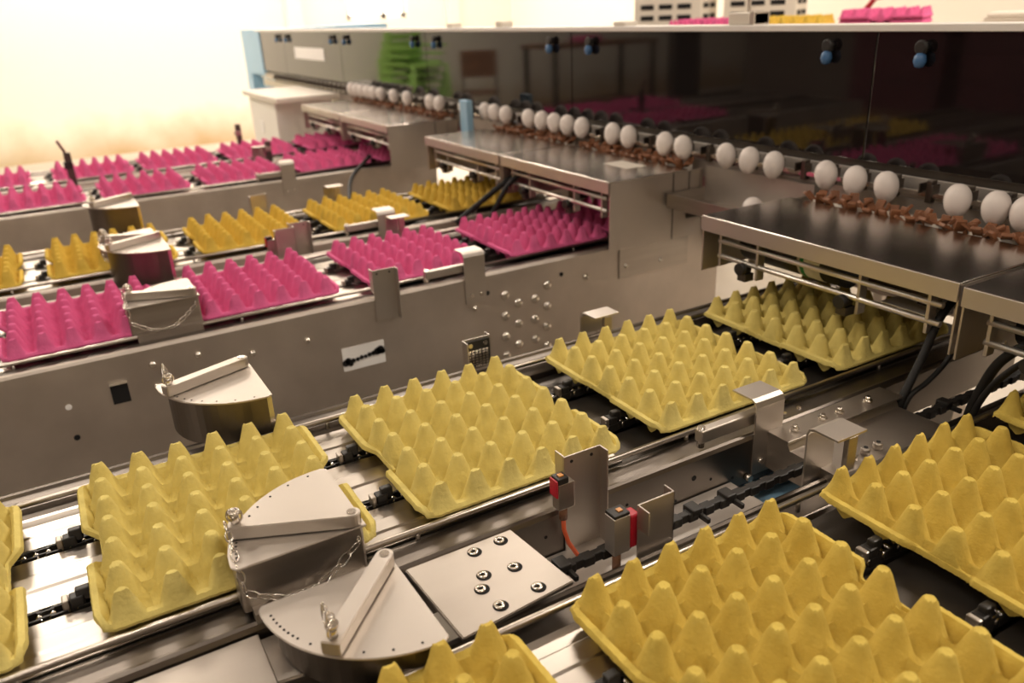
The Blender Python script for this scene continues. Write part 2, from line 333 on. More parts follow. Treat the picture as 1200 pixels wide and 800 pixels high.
# ------------------------------------------------------------------ sector gates
def ring_link(b, c, d, L, r_, roll):
    d = Vector(d).normalized(); a = Vector((0,0,1)) if abs(d.z)<.9 else Vector((1,0,0)); u = (a-d*a.dot(d)).normalized(); v = d.cross(u)
    s = u*math.cos(roll)+v*math.sin(roll); P = []
    for k in range(10):
        t = 2*math.pi*k/10; P.append(Vector(c)+d*(math.cos(t)*L*.62)+s*(math.sin(t)*L*.30))
    b.tube(P, r_, 5, closed=True)
def hang_chain(path, r, L=.011):
    b = MB(); P = [Vector(p) for p in path]; k = 0
    for a,c in zip(P, P[1:]):
        n = max(1,round((c-a).length/L))
        for i in range(n):
            ring_link(b, a.lerp(c,(i+.5)/n), c-a, (c-a).length/n, .0009, (k%2)*math.pi/2+.4); k += 1
    return b.build('pin_chain','chrome',r)
def gate(name, xc, side, ang, label, chain=True, y0=.225, xoff=None, ztop=.02, chainpath=None):
    # side=-1: stands on the far rail, sector opens towards +x; side=+1: on the near rail, sector opens towards -x
    x0 = xc + ((-.283) if side < 0 else .197) if xoff is None else xoff
    r = thing('guide_gate',(x0,y0,-.045),label,'guide','quarter-circle tray guides'); s = -side; RR = .130; H = ztop+.045
    def P(a, rad): return (s*math.sin(a)*rad, -math.cos(a)*rad)    # a=0 along -y, 90deg along s*x
    poly = [(-s*.006,.006)]+[P(R(-3),RR-.004)]+[P(R(i*90/20),RR) for i in range(0,21)]+[P(R(93),RR-.004)]
    if s < 0: poly.reverse()
    MB().prism(poly, H-.0025, H, .0008).build('sector_plate','plate',r)
    if side < 0:                                             # hollow quarter drum below the plate
        bp = [(0,0)]+[P(R(i*90/16),RR-.013) for i in range(17)]
        if s < 0: bp.reverse()
        MB().prism(bp, -.008, H-.0025).build('curved_body','apron',r)
        MB().box(s*(RR-.034) if s>0 else s*(RR-.02),s*(RR-.02) if s>0 else s*(RR-.034),-.004,.008,-.003,H-.004).build('edge_post','chrome',r)
    else:                                                    # folded box body standing on the rail
        bd = MB(); bd.box(min(0,s*.030),max(0,s*.030),-RR+.004,.004,.006,H-.0025,.003)
        bd.build('box_body','steel',r)
        MB().box(-.002,.014,-RR+.012,.0,-.055,.012).build('mounting_tab','steel',r)
    b = MB()
    for i in list(range(6,30,3))+[34,40,48,58,70,82]:
        p = P(R(i),RR-.008); b.cyl((*p,H),(*p,H+.0004),.0013,8)
    b.build('index_holes','hole',r)
    a = R(ang); d = Vector((*P(a,1),0)); n = Vector((-d.y,d.x,0)); o0 = d*.006; L = .124
    pl = []
    for i in range(9): t = math.pi*(.5+i/8); q = o0+d*(math.cos(t)*.009)+n*(math.sin(t)*.009); pl.append((q.x,q.y))
    for sg in (-1,1): q = o0+d*L+n*(sg*.009); pl.append((q.x,q.y))
    ar = MB().prism(pl, H+.001, H+.0155, .001).build('stop_arm','plate',r)
    e = o0+d*(L-.008)
    MB().cyl((e.x,e.y,H+.0155),(e.x,e.y,H+.026),.0045,12).cyl((e.x,e.y,H+.0262),(e.x,e.y,H+.030),.0062,12).build('pin','chrome',ar)
    MB().cyl((o0.x,o0.y,H+.0155),(o0.x,o0.y,H+.0163),.005,12).build('pivot','chrome',ar)
    b = MB(); b.tube([(e.x+math.cos(t*.5236)*.008*d.x, e.y+math.cos(t*.5236)*.008*d.y, H+.024+math.sin(t*.5236)*.008) for t in range(12)],.0013,6,closed=True); b.build('ring','chrome',ar)
    if chain:
        if side > 0:
            pts = [(e.x,e.y-.010,H+.02),(.004,e.y-.012,H-.004)]+[(.006,-RR+.008+t*.118,H-.030-.030*math.sin(math.pi*min(1,t*1.02))-.0+.012*t) for t in [i/10 for i in range(11)]]
            pts += [(.005,-.004,H-.012)]
        else:
            pts = [(e.x-.004,e.y-.004,H+.03),(e.x-.012,e.y-.002,H+.042),(e.x-.024,e.y+.004,H+.020),(e.x-.030,e.y+.012,H+.004)]
        hang_chain(pts, r, .011 if side > 0 else .010)
    return r
gate('g',CX['L1'],-1,46,'quarter-circle steel guide on the bolted plate side of the outer yellow lane',xoff=.384,ztop=-.004,y0=.236)
gate('g',CX['L0'],1,24,'box-bodied sector guide with hanging chain on yellow lane facing riveted wall',xoff=.338)
gate('g',CX['L0'],-1,20,'curved-body sector guide between the riveted wall and yellow trays',xoff=-.152)
gate('g',CX['P'],1,22,'box-bodied sector guide with draped chain at the top of the riveted wall',xoff=-.560)
gate('g',CX['P'],-1,26,'curved-body sector guide behind the pink trays of the riveted-wall lane',xoff=-1.000,ztop=.04)
gate('g',CX['Y'],1,24,'box-bodied sector guide beside the golden yellow trays',xoff=-1.085)
gate('g',CX['Y'],-1,32,'curved-body sector guide between golden yellow trays and pink lane',xoff=-1.530,ztop=.045)

# ------------------------------------------------------------------ clip brackets and sensor plates
def clip(xc, side, y, label, arm, ztop=.008):
    x = xc+side*.2125; r = thing('clip_bracket',(x,y,-.045),label,'bracket','clip brackets on the rails'); H = ztop+.045; s = side
    t = .0025; w_ = .026
    prof = [(s*.002,-.060),(s*.002,H-.010),(s*(.002-.003),H-.003),(-s*.008,H),(-s*.044,H),(-s*.044,H-t),(-s*.009,H-t),(-s*.0035,H-.005),(-s*.0005,H-.011),(-s*.0005,-.060)]
    prof = [(a+s*.0008,z) for a,z in prof]
    MB().profile(prof,-w_,w_).build('bent_plate','plate',r)
    for yy in (-.012,.012): MB().cyl((s*.002,yy,-.040),(s*.007,yy,-.040),.004,10).build('screw','chrome',r)
    if arm:
        MB().box(-s*.012-.007,-s*.012+.007,-.115,-.002,.014,.032,.002).build('stop_arm','plate',r)
        MB().cyl((-s*.012,-.110,.006),(-s*.012,-.110,.036),.005,10).build('hinge_pin','chrome',r)
    else:
        MB().box(-s*.040-.004,-s*.040+.004,-.006,.010,.008,H-t,.001).build('post','steel',r)
    return r
def sensor_plate(xc, side, y, label, kind, ztop=.025, low=-.055):
    x = xc+side*.2125; r = thing('sensor_plate',(x,y,-.045),label,'bracket','folded sensor plates on the rails'); H = ztop+.045; s = side
    t = .0022; hw = .026
    b = MB(); b.box(s*.001 if s>0 else s*(.001+t), s*(.001+t) if s>0 else s*.001, -hw,hw,low,H,.0006)
    b.box(min(s*.001,s*(.001-.018)),max(s*.001,s*(.001-.018)),-hw,-hw+t,max(low,.012),H,.0006).box(min(s*.001,s*.018),max(s*.001,s*.018),hw-t,hw,low,H,.0006)
    b.build('folded_plate','plate',r)
    for yy in (-.016,.012): MB().cyl((s*(.001+t),yy,H-.008),(s*(.0014+t),yy,H-.008),.0022,8).build('screw_hole','hole',r)
    if kind == 'sensor':
        q = MB().box(s*.004-.0+(.0 if s>0 else -.014),s*.004+(.014 if s>0 else 0),-hw-.018,-hw+.004,H-.058,H-.024,.001).build('sensor_body','steel',r)
        xx = s*.011
        MB().box(xx-.0075,xx+.0075,-hw-.0185,-hw-.004,H-.024,H-.016,.001).build('sensor_cap','black',q)
        MB().box(xx-.0075,xx+.0075,-hw-.021,-hw-.0186,H-.040,H-.018,.0006).build('red_lens','red',q)
        MB().box(xx-.003,xx+.003,-hw-.014,-hw-.008,H-.016,H-.0145).build('indicator','amber',q)
        MB().cyl((xx,-hw-.008,H-.075),(xx,-hw-.008,H-.058),.005,10).build('cable_gland','wood',q)
        MB().tube([(xx,-hw-.008,H-.075),(xx+.001,-hw-.008,H-.09),(xx+.004,-hw-.004,H-.108),(xx+.010,-hw+.006,H-.128),(xx+.016,-hw+.016,H-.15)],.0028,8).build('cable','orange',q)
    elif kind == 'redblock':
        q = MB().box(s*.004 if s>0 else s*.022, s*.022 if s>0 else s*.004,-hw-.030,-hw-.008,H-.058,H-.010,.001).build('sensor_body','flange',r)
        xx = s*.013
        MB().box(xx-.0085,xx+.0085,-hw-.0075,-hw+.006,H-.056,H-.014,.002).build('red_housing','red',q)
        MB().box(xx-.0088,xx+.0088,-hw-.0295,-hw-.0085,H-.010,H-.006,.0008).build('sensor_cap','black',q)
        MB().box(xx-.003,xx+.003,-hw-.020,-hw-.014,H-.006,H-.0048).build('indicator','amber',q)
        MB().cyl((xx,-hw-.02,H-.085),(xx,-hw-.02,H-.058),.005,10).build('cable_gland','wood',q)
    elif kind == 'reflector':
        xx = s*(.0035+t)-s*2*(.0035+t)
        q = MB().box(min(s*-.0035,s*.0005),max(s*-.0035,s*.0005),-.022,.022,H-.060,H-.003,.0006).build('reflector_frame','black',r)
        q.location.x = -s*.001 if s>0 else 0
        b = MB()
        for i in range(8):
            for j in range(6):
                b.box(*(sorted((-s*.0035,-s*.0048))), -.019+j*.0065,-.019+j*.0065+.005,H-.055+i*.0047,H-.055+i*.0047+.0036)
        b.build('reflector_cells','chrome',q)
        for yy in (-.014,.014): MB().cyl((-s*.0035,yy,H-.010),(-s*.0055,yy,H-.010),.004,10).build('screw','chrome',q)
    return r
for k,x in (('L0',0),('P',0),('Y',0)):
    clip(CX[k],1,.800,f'bent steel clip with stop arm on the {LN[k]}',True, .008 if k=='L0' else .014)
    clip(CX[k],-1,.812 if k=='L0' else .79,f'bent steel clip without arm across the {LN[k]}',False, .006 if k=='L0' else .02)
clip(CX['L1'],-1,.795,'bent steel clip beside the bolted crossing box',False,.012)
clip(CX['B4'],1,.80,'bent steel clip with stop arm on pink lane by middle yellow lane',True,.02)
clip(CX['B4'],-1,.80,'bent steel clip without arm between the two blurred pink lanes',False,.03)
sensor_plate(CX['L0'],1,.492,'folded steel plate holding the sensor with an orange cable','sensor',.027,-.06)
sensor_plate(CX['L1'],-1,.530,'folded steel plate holding the red-bodied sensor block','redblock',-.003,-.055)
sensor_plate(CX['L0'],-1,.578,'folded plate with a silver reflector in front of the riveted wall','reflector',.006,-.045)
sensor_plate(CX['P'],1,.588,'folded steel plate clamped to the top of the riveted wall','plain',.016,-.05)
sensor_plate(CX['P'],-1,.50,'folded plate with small sensor between pink and golden yellow trays','sensor',.03,-.045)
sensor_plate(CX['Y'],1,.56,'plain folded plate beside the golden yellow trays','plain',.02,-.045)
sensor_plate(CX['Y'],-1,.56,'plain folded plate between golden yellow trays and blurred pink lane','plain',.02,-.045)

# thin sensor posts on the outermost pink lane
def thin_post(x,y,label,h=.13,flag=True):
    r = thing('sensor_post',(x,y,-.045),label,'post','thin posts on the pink lanes')
    MB().box(-.006,.006,-.012,.012,.0,h,.001).build('upright','dark_steel',r)
    MB().box(-.018,.018,-.020,.020,.0,.006).build('foot','steel',r)
    MB().box(-.010,.010,-.018,.012,h*.55,h*.75,.002).build('sensor_body','black' if flag else 'steel',r)
    if flag: MB().cyl((0,-.004,h),(0,-.022,h+.045),.005,8).build('cable_stub','maroon',r)
thin_post(CX['B4']-.205,.11,'thin black sensor post with leaning cable between pink lanes')
thin_post(CX['B5']-.205,.84,'short black post on the rail along the cream wall',.11,False)
thin_post(CX['B4']-.205,.84,'short grey post between the two blurred pink lanes',.09,False)

# ------------------------------------------------------------------ riveted wall details (on the pink lane's side plate)
wallX = CX['P']+.2125
def on_wall(y,z): return (wallX, y, z)
piv = [o for o in C.objects if o.name.startswith('tray_conveyor') and abs(o.location.x-CX['P'])<.001][0]
k_ = 1/ .985
rv = [(.875,-.100),(.873,-.150),(.872,-.201),(.872,-.250),(.910,-.126),(.908,-.177),(.907,-.229),(.955,-.125),(.953,-.176),(.953,-.227),(.990,-.099),(.988,-.150),(.986,-.202),(.986,-.252)]
def rivet(y,z,r_=.0115,m='chrome',name='rivet'):
    b = MB(); b.lathe([(r_,0),(r_*.95,.003),(r_*.6,.0066),(0,.008)],(0,0,0),14,Matrix.Rotation(R(90),4,'Y'))
    o = b.build(name,m,piv); o.location = (wallX-CX['P']-.0002, y, z+.05); return o
for y,z in rv: rivet(y,z)
for y,z in [(.41,-.098),(.30,-.098),(.119,-.075),(.20,-.076),(.119,-.12),(.197,-.118),(.795,-.114)]: rivet(y,z,.007,name='bolt_head')
def wall_patch(y0,y1,z0,z1,m,name,th=.0012,xo=0.):
    o = MB().box(xo,xo+th,y0,y1,z0+.05,z1+.05).build(name,m,piv); o.location.x = wallX-CX['P']; return o
# white patch painted for light through a wall opening, dark chain shape over it
wallo = wall_patch(.478,.572,-.187,-.135,'paper','inspection_window',.0008)
b = MB()
for y,z,r_ in [(.484,-.120,.008),(.489,-.116,.007),(.494,-.124,.006),(.500,-.118,.0055),(.510,-.117,.0045),(.519,-.115,.0048),(.528,-.115,.0042),(.537,-.113,.005),(.546,-.112,.0055),(.555,-.110,.0085),(.562,-.108,.0095),(.567,-.112,.006)]:
    b.cyl((.0009,y,z),(.0022,y,z),r_,9)
o = b.build('chain_seen_through','hole',piv); o.location.x = wallX-CX['P']; o.location.z = .002
wall_patch(.040,.070,-.136,-.098,'hole','square_cutout'); wall_patch(.040,.070,-.098,-.093,'chrome','cutout_lip',.004)
for y,z,m in [(-.032,-.120,'paper'),(-.032,-.182,'hole'),(.83,-.085,'hole'),(1.03,-.08,'hole')]:
    o = MB().cyl((0,0,0),(.001,0,0),.0055,12).build('drilled_hole',m,piv); o.location = (wallX-CX['P'],y,z+.05)
wall_patch(1.20,1.42,-.125,-.045,'steel','hanger_plate',.004)
for y,z in [(1.10,-.10),(1.22,-.095),(1.33,-.10)]: rivet(y,z,.008,'chrome',name='hanger_bolt')

# ------------------------------------------------------------------ gap between the two front lanes
r = thing('bolted_plate',(.0,.0,-.046),'flat steel plate with seven counterbored bolts between the yellow lanes','plate')
MB().prism([(.357,.262),(.357,.392),(.470,.402),(.482,.268)],-.002,.004,.0012).build('plate_body','steel',r)
for x,y in [(.370,.372),(.372,.338),(.412,.328),(.430,.316),(.418,.362),(.459,.366),(.462,.320)]:
    h = MB().cyl((x,y,.004),(x,y,.0043),.0082,18).build('counterbore','hole',r)
    t = MB(); t.lathe([(.0028,0),(.0028,.0016),(.0058,.0016),(.0058,0)],(x-.001,y-.001,.0043),16); t.build('bolt','chrome',h)
# mounting box below the near sector guide
r = thing('guide_pedestal',(.390,.165,-.046),'dark steel pedestal carrying the quarter-circle guide by bolted plate','pedestal')
MB().prism([(-.03,-.10),(.03,-.10),(.05,.04),(-.03,.06)],-.06,-.009,.002).build('pedestal_body','steel',r)
# apron sheet at the open end of the near lane gap
r = thing('apron_sheet',(.40,-.35,-.052),'plain sheet steel apron bridging the lanes next to the hanging-chain guide','sheet')
MB().box(-.042,.046,-.70,.455,-.002,.002,.0008).build('sheet','steel',r)
r = thing('gap_floor',(.40,.60,-.102),'light steel trough floor below the black chain','trough')
MB().box(-.043,.045,-.30,.135,-.004,0).build('floor_sheet','flange',r)
MB().box(.041,.045,-.30,.135,0,.022).build('lip','plate',r)
# return chain
r = thing('return_chain',(.421,.30,-.068),'black lugged chain running in the gap between the yellow lanes','chain')
b = MB(); y = 0.0; k = 0
while y < 1.05:
    ww = .0045 if k%2 else .0068
    b.box(-ww,ww,y-.0075,y+.0075,-.006,.006,.0015); y += .0127; k += 1
b.build('chain_links','black',r,kind='stuff')
for y in (.12,.31,.365,.55,.72,.80): MB().box(-.012,.008,y-.008,y+.008,.0,.010,.002).box(.0,.022,y+.002,y+.007,-.004,.003,.001).build('lug','black',r)
# crossing box with bolts
r = thing('crossing_box',(.40,.80,-.045),'bolted steel box bridging the yellow lanes by the black hoses','box')
MB().profile([(-.044,-.055),(-.044,-.002),(-.010,-.002),(-.004,-.012),(.10,-.012),(.10,-.055)],0,.225).build('box_body','steel',r)
MB().box(-.046,-.006,-.002,.235,-.002,.0015,.0006).build('flange','steel',r)
for y in (.030,.085,.120,.180): 
    q = MB().cyl((-.024,y,.0015),(-.024,y,.010),.0035,10).build('bolt','chrome',r); MB().cyl((-.024,y,.0015),(-.024,y,.0052),.0065,6).build('nut','chrome',q)
for y in (.050,.075,.100):
    q = MB().cyl((.055,y,-.012),(.055,y,-.002),.0065,12).build('bolt','steel',r); MB().cyl((.055,y,-.002),(.055,y,-.0016),.0032,6).build('socket','hole',q)
# small screws along the near rail of the front lane
fl = [o for o in C.objects if o.name.startswith('tray_conveyor') and abs(o.location.x-CX['L0'])<.001][0]
for y in (.13,.15,.86,.89): MB().cyl((.188,y,.004),(.188,y,.009),.0036,10).build('screw','chrome',fl)
for i,y in enumerate([.44,.47,.53,.56,.60,.64,.67,.70,.74]):
    o = MB().cyl((.2125,y,-.020-.012*(i%3)),(.2129,y,-.020-.012*(i%3)),.0022 if i!=6 else .004,10).build('drilled_hole','hole',fl)
MB().cyl((.2125,.765,-.050),(.222,.765,-.050),.005,12).build('pin','chrome',fl)
# blue base frame below
r = thing('blue_base_beam',(.20,.95,-.21),'blue painted beam under the crossing box','beam')
MB().box(-.02,.24,-.18,.10,-.0,.06,.004).build('beam','blue',r)
for x in (.02,.2): MB().box(x-.02,x+.02,-.03,.03,-ZB+.21,.0).build('leg','blue',r)
# black hoses
def hose(pts, r_, label):
    o = MB().tube(pts, r_, 10).build('black_hose','rubber'); o.location.z = ZB; return tag(o,label,'hose','black hoses by the hoods')
def sm(P, n=6):
    P = [Vector(p) for p in P]; out = []
    for i in range(len(P)-1):
        p0,p1,p2,p3 = P[max(0,i-1)],P[i],P[i+1],P[min(len(P)-1,i+2)]
        for k in range(n):
            t = k/n; out.append(.5*((2*p1)+(p2-p0)*t+(2*p0-5*p1+4*p2-p3)*t*t+(3*p1-p0-3*p2+p3)*t**3))
    return out+[P[-1]]
hose(sm([(.385,1.17,.10),(.380,1.12,.06),(.382,1.09,.01),(.388,1.055,-.03),(.390,1.035,-.06),(.390,1.03,-.11)]),.0065,'thick black hose dropping from the first hood to the crossing box')
hose(sm([(.400,1.15,.06),(.402,1.12,.0),(.400,1.08,-.030),(.396,1.045,-.05),(.394,1.03,-.11)]),.004,'thin black hose joining the thick hose at the crossing box')
hose(sm([(.560,1.14,.075),(.525,1.10,.070),(.492,1.09,.035),(.476,1.085,-.01),(.466,1.08,-.07),(.462,1.08,-.2)]),.007,'thick black hose arching from the outer hood to the floor gap')
hose(sm([(.580,1.13,.070),(.540,1.09,.060),(.508,1.075,.025),(.486,1.07,-.02),(.474,1.07,-.08),(.470,1.07,-.2)]),.0045,'thin black hose beside the arching hose of the outer hood')
hose(sm([(-.93,1.18,.08),(-.935,1.12,.05),(-.945,1.04,.0),(-.955,.98,-.04)]),.008,'black hose between the pink and golden yellow lanes at the hood')
hose(sm([(-.90,1.18,.09),(-.905,1.12,.05),(-.915,1.07,-.03),(-.918,1.05,-.06)]),.007,'short black hose behind the pink lane at the hood split')
hose(sm([(-1.99,1.13,.0),(-1.86,1.0,-.05),(-1.70,.93,-.10)]),.007,'black rod-like hose leaning beside the blurred pink lane')

# ------------------------------------------------------------------ packing hoods
def hood(x0, x1, yf, label, depth=.235, end_panel=False, zt=.13, sticker=False, cups=True, motor=True):
    w_ = x1-x0; r = thing('packing_hood',((x0+x1)/2,yf,0),label,'packing head','packing hoods along the machine'); h = w_/2
    MB().box(-h,h,.0015,depth,zt-.004,zt,.0012).build('hood_top','hood',r); MB().box(-h,h,-.001,.0015,zt-.028,zt-.0003,.0008).build('front_flange','flange',r)
    for s in (-1,1):
        if s > 0 and end_panel:
            MB().box(h-.003,h,.004,.285,-.035,zt-.004).build('end_panel','matte',r); MB().box(h-.004,h+.0008,.190,.193,-.035,zt-.004).build('panel_seam','dark_steel',r)
            MB().box(h-.006,h+.004,.235,.28,.010,.055,.001).build('junction_plate','dark_steel',r)
        else:
            MB().box(s*h-.0015-s*.0015,s*h+.0015-s*.0015,.004,depth*.55,.022,zt-.004).build('side_skirt','steel_wall',r)
            MB().box(s*h-.0015-s*.0015,s*h+.0015-s*.0015,depth*.55,depth+.06,.008,zt-.004).build('side_web','steel_wall',r)
    for z in (.084,.055): MB().cyl((-h+.03,.020,z),(h-.03,.020,z),.0048,10).build('cross_rod','cross_rod',r)
    for i,x in enumerate((-h+.035,-h*.50,h*.34,h-.05)):
        MB().box(x-.0028,x+.0028,.016,.034,.030 if i%3 else .036,.128,.001).build('rod_bracket','flange',r)
    for x in (-h*.62,h*.24):
        q = MB().cyl((x,.004,.046),(x,.026,.046),.011,14).build('clamp_knob','black',r); MB().box(x-.010,x+.010,.012,.034,.022,.037,.001).build('clamp_block','dark_steel',q)
    if motor:
        q = MB().cyl((-h+.05,.085,.076),(.02,.085,.076),.034,20).build('motor','black',r)
        MB().cyl((-.068,.085,.076),(-.020,.085,.076),.0346,20).build('motor_label','paper',q); MB().cyl((-.062,.085,.076),(-.054,.085,.076),.0349,20).build('label_stripe','label_green',q)
        MB().box(.08,.17,.085,.135,.034,.036).build('paper_slip','paper',r)
    MB().box(-h+.004,h-.006,depth-.02,depth-.012,.008,zt-.005).build('rear_plate','dark_steel',r)
    for x in (-h*.3,h*.55): MB().box(x-.02,x+.02,.12,.16,.02,.11,.002).build('gear_block','dark_steel',r)
    if sticker: MB().box(h-.20,h-.10,.13,.19,zt,zt+.0005).build('sticker','cream',r)
    if cups:
        n = 11
        for i in range(n):
            x = -h+.05+(w_-.10)*i/(n-1); y = depth+.032
            q = MB(); q.lathe([(.010,.07),(.020,.112),(.022,.131),(.019,.131),(.010,.100),(.0,.098)],(x,y,0),12); q = q.build('egg_cup','cream',r)
            for j in range(6):
                a = j*1.0472+i*.6+random.uniform(-.2,.2); m_ = Matrix.Translation((x+math.cos(a)*.020,y-.004+math.sin(a)*.022,.132+random.uniform(-.005,.006))) @ Matrix.Rotation(a,4,'Z') @ Matrix.Rotation(R(random.uniform(15,62)),4,'Y')
                MB().box(-.0028,.0028,-.008,.008,-.016,.013,.001,m_).build('gripper_finger','brown',q)
        MB().box(-h+.02,h-.02,depth+.008,depth+.062,.060,.068).build('cup_tray','dark_steel',r)
    MB().box(-h,h,depth+.005,depth+.008,.04,zt-.006).build('rear_lip','dark_steel',r)
    return r
hood(-.085,.425,1.075,'steel packing hood over the yellow lane facing the riveted wall')
hood(.437,.95,1.065,'steel packing hood over the yellow lane beyond the bolted plate')
hood(-.945,-.445,1.125,'steel packing hood over the pink lane, with a cream sticker on top',end_panel=True,sticker=True,motor=False)
hood(-1.445,-.955,1.125,'steel packing hood over the golden yellow lane beside the blue post',motor=False)
hood(-2.32,-1.80,1.135,'steel packing hood over the pink lane by the middle yellow lane',end_panel=True,motor=False)
hood(-2.86,-2.33,1.135,'steel packing hood over the outermost pink lane',motor=False)

# steel basin with one egg between hood groups
r = thing('steel_basin',(-.265,1.415,.0),'shallow steel basin holding one egg between the packing hoods','basin')
b = MB(); b.box(-.17,.155,-.12,-.002,.048,.052).box(-.17,.155,-.123,-.12,.048,.082).box(-.173,-.17,-.123,-.002,.048,.082).box(.155,.158,-.123,-.002,.048,.082); b.build('basin_tray','steel',r)
MB().prism([(-.17,-.006),(.155,-.006),(.155,-.002),(-.17,-.002)],.05,.135).build('splash_plate','flange',r)

# ------------------------------------------------------------------ grading machine with smoked covers
r = thing('egg_grading_machine',(0,1.45,-ZB),'long egg grading machine behind smoked acrylic covers with white lid','machine'); mach = r
def mz(z): return z+ZB
XA, XB = -4.70, 1.9
MB().box(XA,XB,.12,.9,mz(-.12),mz(.16)).build('body','steel_wall',r)
for x in (XA+.1,-3.2,-1.6,.9,XB-.1):
    for y in (.16,.86): MB().box(x-.03,x+.03,y-.03,y+.03,0,mz(-.12)).build('leg','steel_wall',r)
MB().box(XA,XB,.085,.12,mz(-.10),mz(.02)).build('front_apron','steel_wall',r)
MB().box(XA,XB,.02,.07,mz(.426),mz(.432)).build('top_frame','white',r)
MB().box(XA,XB,.60,.62,mz(.16),mz(.30)).build('rear_screen','dark_steel',r)
xs = [XB,1.0,-.03]+[-.03-1.03*k for k in range(1,5)]+[XA]
for a,c in zip(xs, xs[1:]):
    MB().box(c+.0015,a-.0015,-.004,.004,mz(.193),mz(.434),.001).build('cover_panel','acrylic',r)
MB().box(XA-.1,XB,-.012,.055,mz(.434),mz(.447),.002).build('lid_rail','white',r)
for x in [v for s in xs[1:-1] for v in (s+.103,s-.103)]:
    q = MB().cyl((x,-.014,mz(.408)),(x,-.004,mz(.408)),.009,14).cyl((x,-.022,mz(.408)),(x,-.014,mz(.408)),.013,16,bev=.003).build('latch_knob','black',r)
    MB().lathe([(0,-.016),(.008,-.013),(.0115,-.004),(.010,.006),(.005,.011),(0,.012)],(x,-.017,mz(.388)),14).build('latch_tab','blue_knob',q)
# lettered plate on the cover (name plate, lettering too blurred to read)
q = MB().box(-3.93,-3.39,-.0065,-.0042,mz(.288),mz(.350)).build('name_plate','paper',r)
# blue end cap
MB().prism([(-5.20,-.01),(-4.70,-.01),(-4.70,.9),(-5.20,.9)],mz(.16),mz(.445),.004).build('end_cap','blue',r)
MB().box(-5.20,-5.05,-.01,.9,mz(.02),mz(.16)).box(-4.74,-4.70,.0,.03,mz(.02),mz(.18)).build('end_leg','blue',r)
# egg transport rail behind the eggs
MB().box(XA,XB,-.030,-.020,mz(.150),mz(.158)).build('transport_rail','chrome',r)
MB().box(XA,XB,-.022,-.012,mz(.100),mz(.140)).build('transport_strip','flange',r); MB().box(XA,XB,-.006,.004,mz(.155),mz(.176)).build('upper_strip','flange',r)
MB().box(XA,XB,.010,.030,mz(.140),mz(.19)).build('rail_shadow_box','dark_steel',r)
# carriers: a clip on the rail at every egg station
ST = [.356-.0724*k for k in range(0,66)]
car = None
for i,x in enumerate(ST):
    if car is None:
        b = MB(); b.box(-.006,.006,-.034,-.018,.140,.182,.002).box(-.014,-.011,-.044,-.022,.158,.176,.001).box(.011,.014,-.044,-.022,.158,.176,.001)
        car = b.build('egg_carrier','apron',r); car.location = (x,0,ZB)
    else:
        o = car.copy(); C.objects.link(o); o.parent = r; o.location = (x,0,ZB)
# lid boxes
for x,w_,h in ((-.39,.040,.026),(-1.88,.022,.014),(-1.50,.022,.018),(-.84,.025,.012)):
    q = MB().box(x-w_,x+w_,.0,.045,mz(.447),mz(.447+h),.003).build('terminal_box','cream',r)
    if w_ > .03: MB().box(x-.003,x+.003,.02,.026,mz(.447+h),mz(.62)).box(x+w_-.012,x+w_,-.002,.046,mz(.447),mz(.447+h+.001)).build('conduit','plate',q)
# blue post standing in front of the cover
o = MB().box(-.028,.028,-.012,.012,0,.155,.003).build('blue_post','blue'); o.location = (-1.53,1.325,ZB+.066); tag(o,'light blue upright post among the hanging eggs','post')

# ------------------------------------------------------------------ eggs
def egg_mesh():
    b = MB(); pr = []
    for i in range(15):
        t = math.pi*i/14; z = -.0300*math.cos(t); r_ = .0222*math.sin(t)*(1-.10*math.cos(t)*-1*.9*(-1)); pr.append((max(0,r_) if 0<i<14 else 0, z))
    b.lathe(pr,(0,0,0),20); o = b.build('egg','egg'); return o
e0 = egg_mesh(); used = False
EX = [.331,.283,.215,.074,.004,-.065,-.203,-.275,-.346,-.492,-.561,-.707,-.778,-.924,-.998,-1.067,-1.140,-1.216,-1.362,-1.438,-1.504,-1.660,-1.874,-1.952,-2.179,-2.324,-2.471]
EX += [-2.56-.0724*i for i in range(5)]
for x in EX:
    o = e0 if not used else e0.copy()
    if used: C.objects.link(o)
    used = True
    q = min(1,max(0,(.33-x)/1.3)); o.location = (x,1.385,ZB+.160+.020*q); o.rotation_euler = (R(random.uniform(-8,8)),R(random.uniform(-8,8)),random.uniform(0,6))
    tag(o,'white egg hanging in the gripper row below the smoked cover','egg','eggs hanging along the machine')
o = e0.copy(); C.objects.link(o); o.location = (-.235,1.365,ZB+.0745); o.rotation_euler = (R(80),0,R(40)); tag(o,'loose white egg lying in the steel basin','egg')
if 'group' in o: del o['group']

# ------------------------------------------------------------------ background beyond the machine
r = thing('light_cabinet',(-3.55,1.20,-ZB),'pale cabinet at the end of the machine under its blue cap','cabinet')
MB().box(-.20,.34,-.10,.20,.50,ZB+.12,.004).build('body','white',r)
MB().box(-.25,.46,-.12,.20,ZB+.12,ZB+.145,.003).build('top','cream',r)
MB().box(-.18,-.10,-.06,.16,0,.50).box(.22,.30,-.06,.16,0,.50).build('legs_frame','white',r)
MB().box(-.02,.05,-.103,-.10,ZB-.06,ZB-.0).build('notice','paper',r)
r = thing('packing_table',(-1.35,3.15,-ZB),'pale packing table behind the machine carrying tray stacks','table')
MB().box(-.55,.62,-.60,.55,ZB+.32,ZB+.35,.004).build('table_top','cream',r)
for x in (-.5,.57):
    for y in (-.5,.5): MB().box(x-.02,x+.02,y-.02,y+.02,0,ZB+.32).build('leg','steel',r)
